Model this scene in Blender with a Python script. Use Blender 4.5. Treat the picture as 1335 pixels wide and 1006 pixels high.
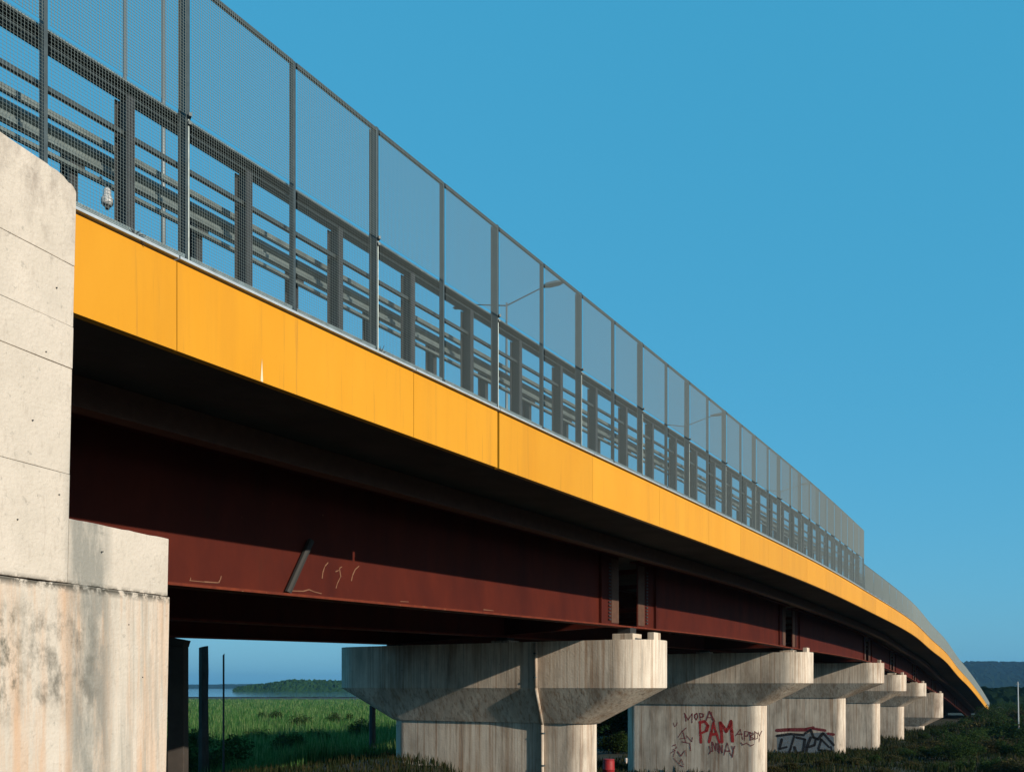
import bpy, math, random
import numpy as np
from mathutils import Vector, Matrix
random.seed(7); RNG = np.random.default_rng(7)
scene = bpy.context.scene
for o in list(bpy.data.objects): bpy.data.objects.remove(o, do_unlink=True)
C = scene.collection
CZ = 6.5                                    # eye height above the low ground datum

# ------------------------------------------------------------------ camera
cam = bpy.data.cameras.new('camera'); camo = bpy.data.objects.new('camera', cam); C.objects.link(camo)
camo.location = (0, 0, CZ); camo.rotation_euler = (math.radians(90), 0, 0)
cam.sensor_width = 36; cam.lens = 36*1200/1335; cam.shift_y = 392/1335; cam.clip_end = 20000; cam.clip_start = .05
scene.camera = camo

# ------------------------------------------------------------------ sky, sun, exposure
SUN_EL = math.radians(18.0); SUN_AZ = math.atan2(.757, -.653)      # clockwise from +Y
w = bpy.data.worlds.new('World'); scene.world = w; w.use_nodes = True
nt = w.node_tree; nt.nodes.clear()
sky = nt.nodes.new('ShaderNodeTexSky'); sky.sky_type = 'NISHITA'; sky.sun_disc = False
sky.sun_elevation = SUN_EL; sky.sun_rotation = SUN_AZ; sky.altitude = 0
sky.air_density = 1.1; sky.dust_density = 1.0; sky.ozone_density = 3.0
mx = nt.nodes.new('ShaderNodeMix'); mx.data_type = 'RGBA'; mx.inputs[0].default_value = .60; mx.inputs[7].default_value = (.42, 4.95, 8.3, 1)   # deep film-blue air
bg = nt.nodes.new('ShaderNodeBackground'); bg.inputs['Strength'].default_value = .10
wo = nt.nodes.new('ShaderNodeOutputWorld')
nt.links.new(sky.outputs[0], mx.inputs[6]); nt.links.new(mx.outputs[2], bg.inputs['Color']); nt.links.new(bg.outputs[0], wo.inputs[0])
sl = bpy.data.lights.new('sun', 'SUN'); so = bpy.data.objects.new('sun', sl); C.objects.link(so)
sl.energy = 5.0; sl.angle = math.radians(.5); sl.color = (1.0, .87, .70)
sdir = Vector((math.sin(SUN_AZ)*math.cos(SUN_EL), math.cos(SUN_AZ)*math.cos(SUN_EL), math.sin(SUN_EL)))
so.rotation_euler = sdir.to_track_quat('Z', 'Y').to_euler(); so.location = (30, -40, 40)
scene.cycles.diffuse_bounces = 1
vs = scene.view_settings; vs.view_transform = 'Standard'; vs.look = 'None'; vs.exposure = 0.0; vs.gamma = 1; vs.use_curve_mapping = False

# ------------------------------------------------------------------ helpers
WL = {}
def tag(o, label=None, cat=None, group=None, kind=None):
    if label: o['label'] = label
    if cat: o['category'] = cat
    if group: o['group'] = group
    if kind: o['kind'] = kind
    return o
def link(o, parent, wloc, rotz=0):
    C.objects.link(o); wloc = Vector(wloc)
    if parent is not None:
        o.parent = parent; o.location = wloc - WL.get(parent.name, Vector((0, 0, 0)))
    else: o.location = wloc
    o.rotation_euler = (0, 0, rotz); WL[o.name] = wloc
    return o
def empty(name, loc, **k):
    o = bpy.data.objects.new(name, None); o.empty_display_size = .3; link(o, None, loc); return tag(o, **k)
def place(name, mesh, loc, rotz=0, parent=None):
    return link(bpy.data.objects.new(name, mesh), parent, loc, rotz)
class MB:
    def __init__(s): s.v = []; s.f = []
    def quad_box(s, p):                      # 8 points: bottom ring 0-3, top ring 4-7
        n = len(s.v); s.v += [tuple(q) for q in p]
        for f in ((3,2,1,0),(4,5,6,7),(0,1,5,4),(1,2,6,5),(2,3,7,6),(3,0,4,7)): s.f.append(tuple(n+i for i in f))
    def box(s, x0, x1, y0, y1, z0, z1):
        s.quad_box([(x0,y0,z0),(x1,y0,z0),(x1,y1,z0),(x0,y1,z0),(x0,y0,z1),(x1,y0,z1),(x1,y1,z1),(x0,y1,z1)])
    def loft(s, rings, cap=True):
        n = len(s.v); k = len(rings[0])
        for r in rings: s.v += [tuple(q) for q in r]
        for i in range(len(rings)-1):
            for j in range(k):
                a = n+i*k+j; b = n+i*k+(j+1) % k
                s.f.append((a, b, b+k, a+k))
        if cap: s.f.append(tuple(range(n+k-1, n-1, -1))); s.f.append(tuple(range(n+(len(rings)-1)*k, n+len(rings)*k)))
    def tube(s, a, b, r0, r1=None, n=8, cap=True):
        a = Vector(a); b = Vector(b); r1 = r0 if r1 is None else r1
        d = (b-a).normalized(); u = d.orthogonal().normalized(); v = d.cross(u)
        s.loft([[c+(u*math.cos(t)+v*math.sin(t))*r for t in [2*math.pi*i/n for i in range(n)]] for c, r in ((a, r0), (b, r1))], cap)
    def mesh(s, name, mat, smooth=False, origin=(0, 0, 0)):
        m = bpy.data.meshes.new(name); ox, oy, oz = origin
        m.from_pydata([(x-ox, y-oy, z-oz) for x, y, z in s.v], [], s.f); m.update()
        if mat: m.materials.append(mat)
        if smooth: m.polygons.foreach_set('use_smooth', [True]*len(m.polygons))
        return m
    def build(s, name, mat, parent=None, smooth=False, bevel=0, auto=0):
        a = np.array(s.v); c = (a.min(0)+a.max(0))/2; c[2] = a[:, 2].min()
        o = place(name, s.mesh(name, mat, smooth or auto > 0, c), c, 0, parent)
        if auto: o.data.set_sharp_from_angle(angle=math.radians(auto))
        if bevel:
            b = o.modifiers.new('bevel', 'BEVEL'); b.width = bevel; b.segments = 2; b.limit_method = 'ANGLE'; b.angle_limit = math.radians(35)
        return o
def ngon_fix(mesh): return mesh

# ------------------------------------------------------------------ materials
def mat(name, base=(.5, .5, .5), rough=.7, metal=0, var=None, vscale=3, stretch=(1, 1, 1), bump=0, bscale=30, spec=.4, detail=6, extra=None):
    m = bpy.data.materials.new(name); m.use_nodes = True; t = m.node_tree; N = t.nodes; L = t.links
    b = N['Principled BSDF']; b.inputs['Base Color'].default_value = (*base, 1); b.inputs['Roughness'].default_value = rough
    b.inputs['Metallic'].default_value = metal; b.inputs['Specular IOR Level'].default_value = spec
    g = N.new('ShaderNodeNewGeometry'); col = None
    if var:
        mp = N.new('ShaderNodeMapping'); mp.inputs['Scale'].default_value = stretch; L.new(g.outputs['Position'], mp.inputs[0])
        n = N.new('ShaderNodeTexNoise'); n.inputs['Scale'].default_value = vscale; n.inputs['Detail'].default_value = detail; n.inputs['Roughness'].default_value = .65; L.new(mp.outputs[0], n.inputs['Vector'])
        r = N.new('ShaderNodeValToRGB'); r.color_ramp.elements[0].position = .32; r.color_ramp.elements[1].position = .68
        r.color_ramp.elements[0].color = (*var, 1); r.color_ramp.elements[1].color = (*base, 1)
        L.new(n.outputs[0], r.inputs[0]); col = r.outputs[0]
    if extra: col = extra(N, L, g, col)
    if col: L.new(col, b.inputs['Base Color'])
    if bump:
        n2 = N.new('ShaderNodeTexNoise'); n2.inputs['Scale'].default_value = bscale; n2.inputs['Detail'].default_value = 5; L.new(g.outputs['Position'], n2.inputs['Vector'])
        bp = N.new('ShaderNodeBump'); bp.inputs['Strength'].default_value = bump; bp.inputs['Distance'].default_value = .02; L.new(n2.outputs[0], bp.inputs['Height']); L.new(bp.outputs[0], b.inputs['Normal'])
    return m
def layer(N, L, g, col, colr, lo, hi, scale, stretch, detail=5, amount=1.0, mask=None, off=(0, 0, 0)):
    mp = N.new('ShaderNodeMapping'); mp.inputs['Scale'].default_value = stretch; mp.inputs['Location'].default_value = off; L.new(g.outputs['Position'], mp.inputs[0])
    n = N.new('ShaderNodeTexNoise'); n.inputs['Scale'].default_value = scale; n.inputs['Detail'].default_value = detail; n.inputs['Roughness'].default_value = .7; L.new(mp.outputs[0], n.inputs['Vector'])
    r = N.new('ShaderNodeMapRange'); r.inputs['From Min'].default_value = lo; r.inputs['From Max'].default_value = hi; r.inputs['To Max'].default_value = amount; L.new(n.outputs[0], r.inputs['Value'])
    fac = r.outputs[0]
    if mask:
        mm = N.new('ShaderNodeMath'); mm.operation = 'MULTIPLY'; L.new(fac, mm.inputs[0]); L.new(mask, mm.inputs[1]); fac = mm.outputs[0]
    x = N.new('ShaderNodeMix'); x.data_type = 'RGBA'; x.clamp_factor = True; x.inputs[7].default_value = (*colr, 1)
    L.new(fac, x.inputs[0]); L.new(col, x.inputs[6]); return x.outputs[2]
def axis_mask(N, L, g, vec, center, half, soft):       # 1 inside |p.vec - center| < half, fading over soft
    d = N.new('ShaderNodeVectorMath'); d.operation = 'DOT_PRODUCT'; d.inputs[1].default_value = vec; L.new(g.outputs['Position'], d.inputs[0])
    a = N.new('ShaderNodeMath'); a.operation = 'SUBTRACT'; a.inputs[1].default_value = center; L.new(d.outputs['Value'], a.inputs[0])
    b = N.new('ShaderNodeMath'); b.operation = 'ABSOLUTE'; L.new(a.outputs[0], b.inputs[0])
    r = N.new('ShaderNodeMapRange'); r.inputs['From Min'].default_value = half; r.inputs['From Max'].default_value = half+soft; r.inputs['To Min'].default_value = 1; r.inputs['To Max'].default_value = 0
    L.new(b.outputs[0], r.inputs['Value']); return r.outputs[0]
def mul(N, L, a, b):
    m = N.new('ShaderNodeMath'); m.operation = 'MULTIPLY'; L.new(a, m.inputs[0]); L.new(b, m.inputs[1]); return m.outputs[0]

def pier_extra(N, L, g, col):
    col = layer(N, L, g, col, (.34, .19, .09), .52, .70, 2.2, (1, 1, .05), amount=.6)
    col = layer(N, L, g, col, (.30, .14, .06), .50, .64, 9, (1, 1, .015), amount=.6, off=(2, 8, 0))
    col = layer(N, L, g, col, (.12, .11, .09), .55, .68, 13, (1, 1, .02), amount=.5, off=(6, 2, 0))
    col = layer(N, L, g, col, (.16, .14, .12), .56, .72, 3.5, (1, 1, .07), amount=.7, off=(5, 3, 0))
    col = layer(N, L, g, col, (.15, .105, .075), .44, .70, .55, (1, 1, .35), amount=.72, off=(9, 1, 0))
    col = layer(N, L, g, col, (.10, .085, .07), .66, .72, 5, (1, 1, 1), amount=.6, off=(3, 3, 3))
    return col
M = {}
M['pier'] = mat('pier_concrete', (.76, .68, .575), .85, var=(.62, .54, .45), vscale=1.6, stretch=(1, 1, .5), bump=.35, bscale=14, extra=pier_extra)
TW = (.366, .931, 0)                                     # the abutment's long direction
def abut_extra(N, L, g, col):
    s0 = 6.43                                            # dot((-4.07, 8.53), TW)
    col = layer(N, L, g, col, (.46, .41, .35), .50, .75, 1.3, (1, 1, 1), amount=.5)
    col = layer(N, L, g, col, (.40, .34, .28), .55, .66, 18, (1, 1, .3), amount=.35)
    col = layer(N, L, g, col, (.24, .22, .19), .60, .70, 14, (1, 1, 1), amount=.5, off=(2, 2, 0))
    low = axis_mask(N, L, g, (0, 0, 1), CZ-1.4, 2.26, .12)
    col = layer(N, L, g, col, (.58, .36, .22), .46, .66, 5.0, (1, 1, .06), amount=.75, mask=low, off=(1, 4, 0))
    band = axis_mask(N, L, g, TW, s0+.22, .16, .16); band_low = axis_mask(N, L, g, (0, 0, 1), CZ+.4, 1.25, .9)
    col = layer(N, L, g, col, (.20, .20, .18), .25, .55, 6, (1, 1, .25), amount=.8, mask=mul(N, L, band, band_low))
    st = axis_mask(N, L, g, TW, s0+.75, .6, .3)
    col = layer(N, L, g, col, (.30, .28, .24), .50, .64, 7, (1, 1, .04), amount=.6, mask=mul(N, L, st, low), off=(7, 7, 0))
    lz = axis_mask(N, L, g, (0, 0, 1), CZ+.25, .32, .3); lx = axis_mask(N, L, g, TW, s0-.15, .28, .3)
    col = layer(N, L, g, col, (.08, .075, .06), .46, .64, 5, (1, 1, .6), amount=.75, mask=mul(N, L, lz, lx), detail=9)
    lx2 = axis_mask(N, L, g, TW, s0-.75, .12, .15)
    col = layer(N, L, g, col, (.07, .07, .05), .46, .6, 6, (1, 1, .6), amount=.8, mask=mul(N, L, lz, lx2), detail=9, off=(3, 0, 0))
    jz = axis_mask(N, L, g, (0, 0, 1), CZ+.93, .0, .07)
    col = layer(N, L, g, col, (.03, .028, .02), .42, .52, 11, (1, 1, 1), amount=.9, mask=jz, detail=9)
    jt = axis_mask(N, L, g, (0, 0, 1), CZ+4.45, .18, .35)
    col = layer(N, L, g, col, (.22, .18, .15), .45, .7, 5, (1, 1, .5), amount=.6, mask=jt)
    return col
M['abutment'] = mat('abutment_concrete', (.62, .545, .465), .88, var=(.54, .475, .40), vscale=2.2, bump=.4, bscale=30, extra=abut_extra)
M['yellow'] = mat('yellow_paint', (.68, .31, .018), .5, var=(.64, .275, .012), vscale=.9, stretch=(1, 1, .3), spec=.18, bump=.03, bscale=3,
    extra=lambda N, L, g, c: layer(N, L, g, layer(N, L, g, layer(N, L, g, c, (.50, .22, .02), .52, .78, 1.7, (1, 1, .07), amount=.45), (.32, .15, .03), .60, .70, 9, (1, 1, .03), amount=.45, off=(4, 1, 2)), (.30, .16, .06), .70, .76, 16, (1, 1, .7), amount=.5, off=(1, 1, 9)))
M['scar'] = mat('bare_streak', (.75, .62, .42), .6)
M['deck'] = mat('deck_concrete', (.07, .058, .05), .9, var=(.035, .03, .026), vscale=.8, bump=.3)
M['rust'] = mat('red_oxide_steel', (.085, .0145, .008), .7, spec=.12, var=(.052, .0095, .007), vscale=1.2, stretch=(1, 1, .4), bump=.1, bscale=8,
    extra=lambda N, L, g, c: layer(N, L, g, layer(N, L, g, c, (.045, .015, .01), .6, .72, 3, (1, 1, .1), amount=.6), (.5, .3, .18), .70, .76, 9, (1, 1, 1), amount=.5, off=(4, 4, 4)))
M['rust_bright'] = mat('worn_flange_edge', (.17, .035, .015), .7, spec=.15, var=(.09, .018, .012), vscale=4, extra=lambda N, L, g, c: layer(N, L, g, c, (.60, .42, .22), .66, .72, 5, (1, 1, 1), amount=.8))
M['chalk'] = mat('chalky_scuff', (.20, .10, .06), .9)
M['rust_grey'] = mat('primer_patch', (.11, .055, .035), .7, var=(.075, .035, .022), vscale=5)
M['dark_steel'] = mat('dark_steel', (.045, .05, .055), .6, metal=.0, var=(.03, .034, .038), vscale=8, spec=.3)
M['galv'] = mat('galvanised_steel', (.30, .36, .36), .5, metal=.35, var=(.18, .22, .22), vscale=9)
M['galv_dark'] = mat('weathered_steel', (.075, .10, .108), .5, metal=.3, var=(.05, .066, .072), vscale=7)
M['rail'] = mat('guardrail_steel', (.20, .25, .25), .5, metal=.3, var=(.12, .15, .15), vscale=5)
M['wire'] = mat('mesh_wire', (.15, .19, .19), .6, metal=.0)
M['coping'] = mat('coping_steel', (.52, .57, .60), .45, metal=.3, var=(.4, .44, .46), vscale=6)
M['road'] = mat('asphalt', (.05, .05, .05), .9)
M['lampsteel'] = mat('lamp_grey', (.17, .20, .21), .45, metal=.4)
M['white'] = mat('white_enamel', (.50, .52, .53), .35)
M['rubber'] = mat('bearing_rubber', (.03, .03, .03), .7)
M['spray_red'] = mat('red_spray', (.42, .010, .018), .75, var=(.45, .05, .045), vscale=25)
M['spray_dark'] = mat('maroon_spray', (.20, .02, .035), .75, var=(.26, .08, .08), vscale=25)
M['spray_black'] = mat('black_spray', (.015, .015, .02), .7)
M['spray_blue'] = mat('pale_blue_spray', (.20, .25, .29), .75, var=(.14, .18, .22), vscale=6)
M['spray_red2'] = mat('red_roller_paint', (.22, .02, .03), .75, var=(.2, .03, .04), vscale=7)
M['soil'] = mat('soil', (.028, .026, .014), .95, var=(.016, .022, .009), vscale=.35, bump=.8, bscale=4, extra=lambda N, L, g, c: layer(N, L, g, c, (.12, .07, .035), .60, .72, .6, (1, 1, 1), amount=.8))
M['bark'] = mat('bark', (.07, .05, .035), .95, var=(.03, .022, .016), vscale=12, stretch=(1, 1, .2), bump=.6)
M['oldpost'] = mat('old_post', (.06, .05, .045), .95, var=(.03, .025, .02), vscale=6, stretch=(1, 1, .3), bump=.5)
M['redplastic'] = mat('red_plastic', (.34, .015, .02), .6, var=(.22, .012, .015), vscale=6)
M['paintwall'] = mat('whitewash', (.75, .68, .62), .8, var=(.6, .42, .36), vscale=4, bump=.4)
M['water'] = mat('lake_water', (.05, .09, .11), .06, spec=.5, bump=.02, bscale=.3)

for k in ('spray_red', 'spray_dark', 'spray_black', 'spray_blue', 'spray_red2'):
    t = M[k].node_tree; b = t.nodes['Principled BSDF']; g = t.nodes.new('ShaderNodeNewGeometry'); n = t.nodes.new('ShaderNodeTexNoise'); n.inputs['Scale'].default_value = 16; n.inputs['Detail'].default_value = 6
    r = t.nodes.new('ShaderNodeMapRange'); r.inputs['From Min'].default_value = .33; r.inputs['From Max'].default_value = .52; r.inputs['To Min'].default_value = .35 if k != 'spray_blue' else .2
    t.links.new(g.outputs['Position'], n.inputs['Vector']); t.links.new(n.outputs[0], r.inputs['Value']); t.links.new(r.outputs[0], b.inputs['Alpha'])
_t = M['yellow'].node_tree; _b = _t.nodes['Principled BSDF']; _l = _b.inputs['Base Color'].links[0].from_socket
_o = _t.nodes.new('ShaderNodeObjectInfo'); _r = _t.nodes.new('ShaderNodeMapRange'); _r.inputs['To Min'].default_value = .93; _r.inputs['To Max'].default_value = 1.05; _h = _t.nodes.new('ShaderNodeHueSaturation')
_t.links.new(_o.outputs['Random'], _r.inputs['Value']); _t.links.new(_r.outputs[0], _h.inputs['Value']); _t.links.new(_l, _h.inputs['Color']); _t.links.new(_h.outputs[0], _b.inputs['Base Color'])
def leafmat(name, a, b, c):
    m = bpy.data.materials.new(name); m.use_nodes = True; N = m.node_tree.nodes; L = m.node_tree.links; N.clear()
    g = N.new('ShaderNodeNewGeometry'); oi = N.new('ShaderNodeObjectInfo')
    r = N.new('ShaderNodeValToRGB'); r.color_ramp.elements[0].color = (*a, 1); r.color_ramp.elements[1].color = (*c, 1); e = r.color_ramp.elements.new(.55); e.color = (*b, 1)
    L.new(g.outputs['Random Per Island'], r.inputs[0])
    hv = N.new('ShaderNodeHueSaturation'); mr = N.new('ShaderNodeMapRange'); mr.inputs['To Min'].default_value = .7; mr.inputs['To Max'].default_value = 1.25
    L.new(oi.outputs['Random'], mr.inputs['Value']); L.new(mr.outputs[0], hv.inputs['Value']); L.new(r.outputs[0], hv.inputs['Color'])
    d = N.new('ShaderNodeBsdfDiffuse'); t = N.new('ShaderNodeBsdfTranslucent'); x = N.new('ShaderNodeMixShader'); x.inputs[0].default_value = .3; o = N.new('ShaderNodeOutputMaterial')
    L.new(hv.outputs[0], d.inputs[0]); L.new(hv.outputs[0], t.inputs[0]); L.new(d.outputs[0], x.inputs[1]); L.new(t.outputs[0], x.inputs[2]); L.new(x.outputs[0], o.inputs[0])
    return m
M['leaf'] = leafmat('shrub_leaf', (.016, .034, .012), (.030, .060, .018), (.060, .085, .024))
M['leaf_olive'] = leafmat('olive_leaf', (.035, .038, .018), (.055, .055, .022), (.095, .075, .03))
M['leaf_tree'] = leafmat('tree_leaf', (.010, .026, .010), (.016, .040, .014), (.03, .06, .02))
M['grassm'] = leafmat('reed_blade', (.03, .10, .028), (.07, .19, .045), (.24, .30, .12))
M['weed'] = leafmat('weed_blade', (.010, .018, .008), (.02, .03, .012), (.05, .042, .02))
M['lakewood'] = leafmat('lakeside_foliage', (.018, .05, .010), (.03, .08, .016), (.06, .11, .02))
M['forest'] = leafmat('far_forest', (.008, .018, .008), (.012, .026, .010), (.02, .036, .014))

# ------------------------------------------------------------------ the line of the bridge (plan and profile)
TB = np.array([(-60,-43.73,4.2),(-20,-20.81,4.4),(0,-9.35,4.55),(8.9,-4.25,4.64),(16,-.18,4.8),(22.7,3.66,4.96),(28.7,7.09,5.09),(37,11.85,5.22),(52,20.4,5.18),(70.4,30.75,4.95),(86,39.2,4.45),(101,47.6,3.8),(120,58.2,2.4),(137,67.9,1.14),(165,84,-1.5),(195,100.9,-4.2),(215,112,-5.9)])
def hermite(xs, ys, q):
    m = np.gradient(ys, xs); i = np.clip(np.searchsorted(xs, q)-1, 0, len(xs)-2); h = xs[i+1]-xs[i]; t = (q-xs[i])/h
    return (2*t**3-3*t**2+1)*ys[i]+(t**3-2*t**2+t)*h*m[i]+(-2*t**3+3*t**2)*ys[i+1]+(t**3-t**2)*h*m[i+1]
PD = np.linspace(-60, 215, 3000); PX = hermite(TB[:, 0], TB[:, 1], PD); PZ = hermite(TB[:, 0], TB[:, 2], PD)+CZ
PS = np.concatenate([[0], np.cumsum(np.hypot(np.diff(PX), np.diff(PD)))]); PS -= np.interp(0, PD, PS)
def frame(s):
    e = .6; tx = np.interp(s+e, PS, PX)-np.interp(s-e, PS, PX); ty = np.interp(s+e, PS, PD)-np.interp(s-e, PS, PD); l = math.hypot(tx, ty)
    return float(np.interp(s, PS, PX)), float(np.interp(s, PS, PD)), float(np.interp(s, PS, PZ)), tx/l, ty/l
def pos(s, lat=0, dz=0, al=0):                # lat: metres inwards from the yellow face; dz: from the top of the yellow face
    x, y, z, tx, ty = frame(s)
    return (x-ty*lat+tx*al, y+tx*lat+ty*al, z+dz)
def heading(s): f = frame(s); return math.atan2(f[4], f[3])      # local +X of a placed mesh = along the bridge, +Y = inwards
def sweep(mb, s0, s1, prof, step=1.6, closed=True):               # prof: list of (lat, dz) or function of s
    n = max(1, int(math.ceil((s1-s0)/step))); rings = []
    for i in range(n+1):
        s = s0+(s1-s0)*i/n; p = prof(s) if callable(prof) else prof
        rings.append([pos(s, a, b) for a, b in p])
    mb.loft(rings)
def rect(l0, l1, z0, z1): return [(l0, z0), (l1, z0), (l1, z1), (l0, z1)]
S_ABUT = 10.0; S_STEM = 11.3; S_END = 236

# ------------------------------------------------------------------ ground
def sm(t): t = np.clip(t, 0, 1); return t*t*(3-2*t)
def gnd(x, y):
    x = np.asarray(x, float); y = np.asarray(y, float)
    base = -5.0-1.3*sm((y-60)/35)
    w1 = sm(((0.02*y+1.0)-x)/5)*(1-sm((y-160)/180))*sm((x+220)/90)
    w2 = 1-sm((y-9)/8)
    a = x-.573*y; lat = -(a+9.35)*.868
    hi = -1.75-1.0*sm((y-8)/9)-1.7*sm((lat-12)/14)*sm((y-8)/9)-1.2*sm((y-75)/150)
    ww = np.maximum(w1, w2)
    bumps = .18*np.sin(x*.31+1.3)*np.cos(y*.23)+.09*np.sin(x*.9+y*.7)
    return base*(1-ww)+hi*ww+bumps*sm((np.hypot(x, y)-3)/6)+CZ
def gz(x, y): return float(gnd(x, y))
g1 = np.concatenate([-np.geomspace(6000, 170, 14), np.arange(-165, 205, 2.5), np.geomspace(210, 6000, 14)])
g2 = np.concatenate([-np.geomspace(3000, 60, 8), np.arange(-55, 260, 2.5), np.geomspace(265, 9000, 16)])
gx, gy = np.meshgrid(g1, g2); V = np.stack([gx.ravel(), gy.ravel(), gnd(gx, gy).ravel()], 1); nx = len(g1)
F = [(j*nx+i, j*nx+i+1, (j+1)*nx+i+1, (j+1)*nx+i) for j in range(len(g2)-1) for i in range(nx-1)]
gm = bpy.data.meshes.new('ground'); gm.from_pydata(V.tolist(), [], F); gm.materials.append(M['soil']); gm.polygons.foreach_set('use_smooth', [True]*len(F))
tag(place('ground', gm, (0, 0, 0)), kind='structure')
mb = MB()                                    # lake beyond the meadow
mb.v = [(-1100, 560, CZ-5.95), (-60, 560, CZ-5.95), (-120, 1500, CZ-5.95), (-200, 3600, CZ-5.95), (-3200, 3600, CZ-5.95), (-2400, 1300, CZ-5.95)]; mb.f = [(0, 1, 2, 3, 4, 5)]
tag(mb.build('lake', M['water']), kind='structure')

def ridge(name, pts, width, mt, seed, bump, step):
    """wooded hill: a long mound whose crown line is broken by tree tops"""
    r = np.random.default_rng(seed); P = np.array(pts, float); t = np.linspace(0, 1, len(P)); n = int(np.hypot(*(P[-1, :2]-P[0, :2]))/step)
    q = np.linspace(0, 1, n); X = np.interp(q, t, P[:, 0]); Y = np.interp(q, t, P[:, 1]); H = np.interp(q, t, P[:, 2])
    d = P[-1, :2]-P[0, :2]; d /= np.linalg.norm(d); nn = np.array([d[1], -d[0]])
    if nn[1] > 0: nn = -nn
    rows = 26; vv = []; 
    for j in range(rows):
        a = j/(rows-1); off = (1-a*1.25)*width; prof = math.sin(min(a*1.25, 1)*math.pi/2) if a < .8 else math.cos((a-.8)/.2*math.pi/2)
        nz = r.random(n)*bump*min(1, prof*4)
        vv.append(np.stack([X+nn[0]*off+r.normal(0, step*.3, n), Y+nn[1]*off+r.normal(0, step*.2, n), .2+H*prof+nz], 1))
    V = np.concatenate(vv); F = [(j*n+i, j*n+i+1, (j+1)*n+i+1, (j+1)*n+i) for j in range(rows-1) for i in range(n-1)]
    m = bpy.data.meshes.new(name); m.from_pydata(V.tolist(), [], F); m.materials.append(mt)
    return tag(place(name, m, (0, 0, 0)), kind='structure')
ridge('wooded_hill', [(600, 2700, 40), (1000, 2650, 62), (1290, 2600, 70), (1420, 2560, 66), (1700, 2500, 60), (2400, 2400, 48), (3300, 2100, 20)], 500, M['forest'], 3, 11, 9)
ridge('far_shore_wood', [(-900, 1900, 4), (-720, 1900, 5), (-700, 1850, 5)], 60, M['forest'], 8, 6, 7)
ridge('lakeside_wood', [(-360, 1240, 2), (-345, 1240, 4), (-320, 1240, 7), (-290, 1230, 11), (-250, 1230, 10), (-200, 1220, 9), (-60, 1200, 12)], 40, M['lakewood'], 8, 7, 3)
ridge('near_belt', [(60, 330, 3.5), (120, 340, 4), (170, 330, 4.6), (230, 320, 5), (300, 300, 5)], 40, M['forest'], 9, 2.2, 1.6)
ridge('distant_hill', [(-2600, 4200, 3), (-1900, 4200, 6), (-1500, 4200, 10), (-800, 4200, 18), (0, 4300, 45), (1000, 4300, 60), (1600, 4300, 50)], 500, M['forest'], 5, 8, 14)

# ------------------------------------------------------------------ the bridge
bridge = empty('road_bridge', pos(12), label='long curving road bridge with a bright yellow edge band and red girders', cat='bridge')
def dropz(s, L0): return (0, .2, .34)[int((L0-3)/4.9)]*float(np.interp(s, [42, 56], [1, 0]))
def zb(s, L0=3): return -dropz(s, L0)+ float(np.interp(s, [33, 56, 84, 122, 146, 200], [-3.13, -3.10, -2.86, -2.80, -2.5, -2.4]))
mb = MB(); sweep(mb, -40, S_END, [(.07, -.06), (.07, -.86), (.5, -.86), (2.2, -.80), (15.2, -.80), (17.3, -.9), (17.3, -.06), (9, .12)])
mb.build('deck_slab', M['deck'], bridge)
mb = MB(); sweep(mb, -40, S_END, [(.7, .0), (16.8, 0), (9, .16)], 4); mb.build('road_surface', M['road'], bridge)
cuts = [-40, -6, 3, 6.5, 11.5, 15.85, 18.33, 22.2, 26.1, 30, 33.2, 36.6, 39.6, 42.7, 46.5, 50, 56, 61, 66, 72, 78, 84, 90, 96, 102, 108, 115, 122, 130, 138, 146.4, 155, 165, 176, 188, 200, 212, 224, S_END]
for a, b in zip(cuts, cuts[1:]):
    ga = .035 if abs(a-18.33) < .01 else .005; gb = .035 if abs(b-18.33) < .01 else .005
    mb = MB(); sweep(mb, a+ga, b-gb, [(0, -.055), (0, -1.02), (.10, -1.02), (.10, -.98), (.05, -.98), (.05, -.055)], 1.5)
    p = mb.build('edge_panel', M['yellow'], bridge)
    if a == 11.5:
        q = MB(); c = 12.75
        P_ = [pos(c-.018, -.004, -1.015), pos(c+.022, -.004, -1.015), pos(c+.012, -.004, -.86), pos(c+.004, -.004, -.74)]
        q.v = P_; q.f = [(0, 1, 2, 3)]; q.build('bare_streak', M['scar'], p)
for a, b in zip(cuts, cuts[1:]):
    mb = MB(); sweep(mb, a+.01, b-.01, [(-.045, -.03), (.14, -.03), (.14, 0.0), (-.045, 0.0)], 1.5); mb.build('coping', M['coping'], bridge)
mb = MB(); sweep(mb, -40, S_END, rect(17.32, 17.4, -1.0, 0), 4); mb.build('far_edge_band', M['yellow'], bridge)
mb = MB(); sweep(mb, S_ABUT+.3, S_END, [(2.22, -.81), (2.22, -1.18), (2.16, -1.18), (2.16, -1.22), (2.44, -1.22), (2.44, -1.18), (2.38, -1.18), (2.38, -.81)], 2.5); mb.build('edge_stringer', M['rust_grey'], bridge)

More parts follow.
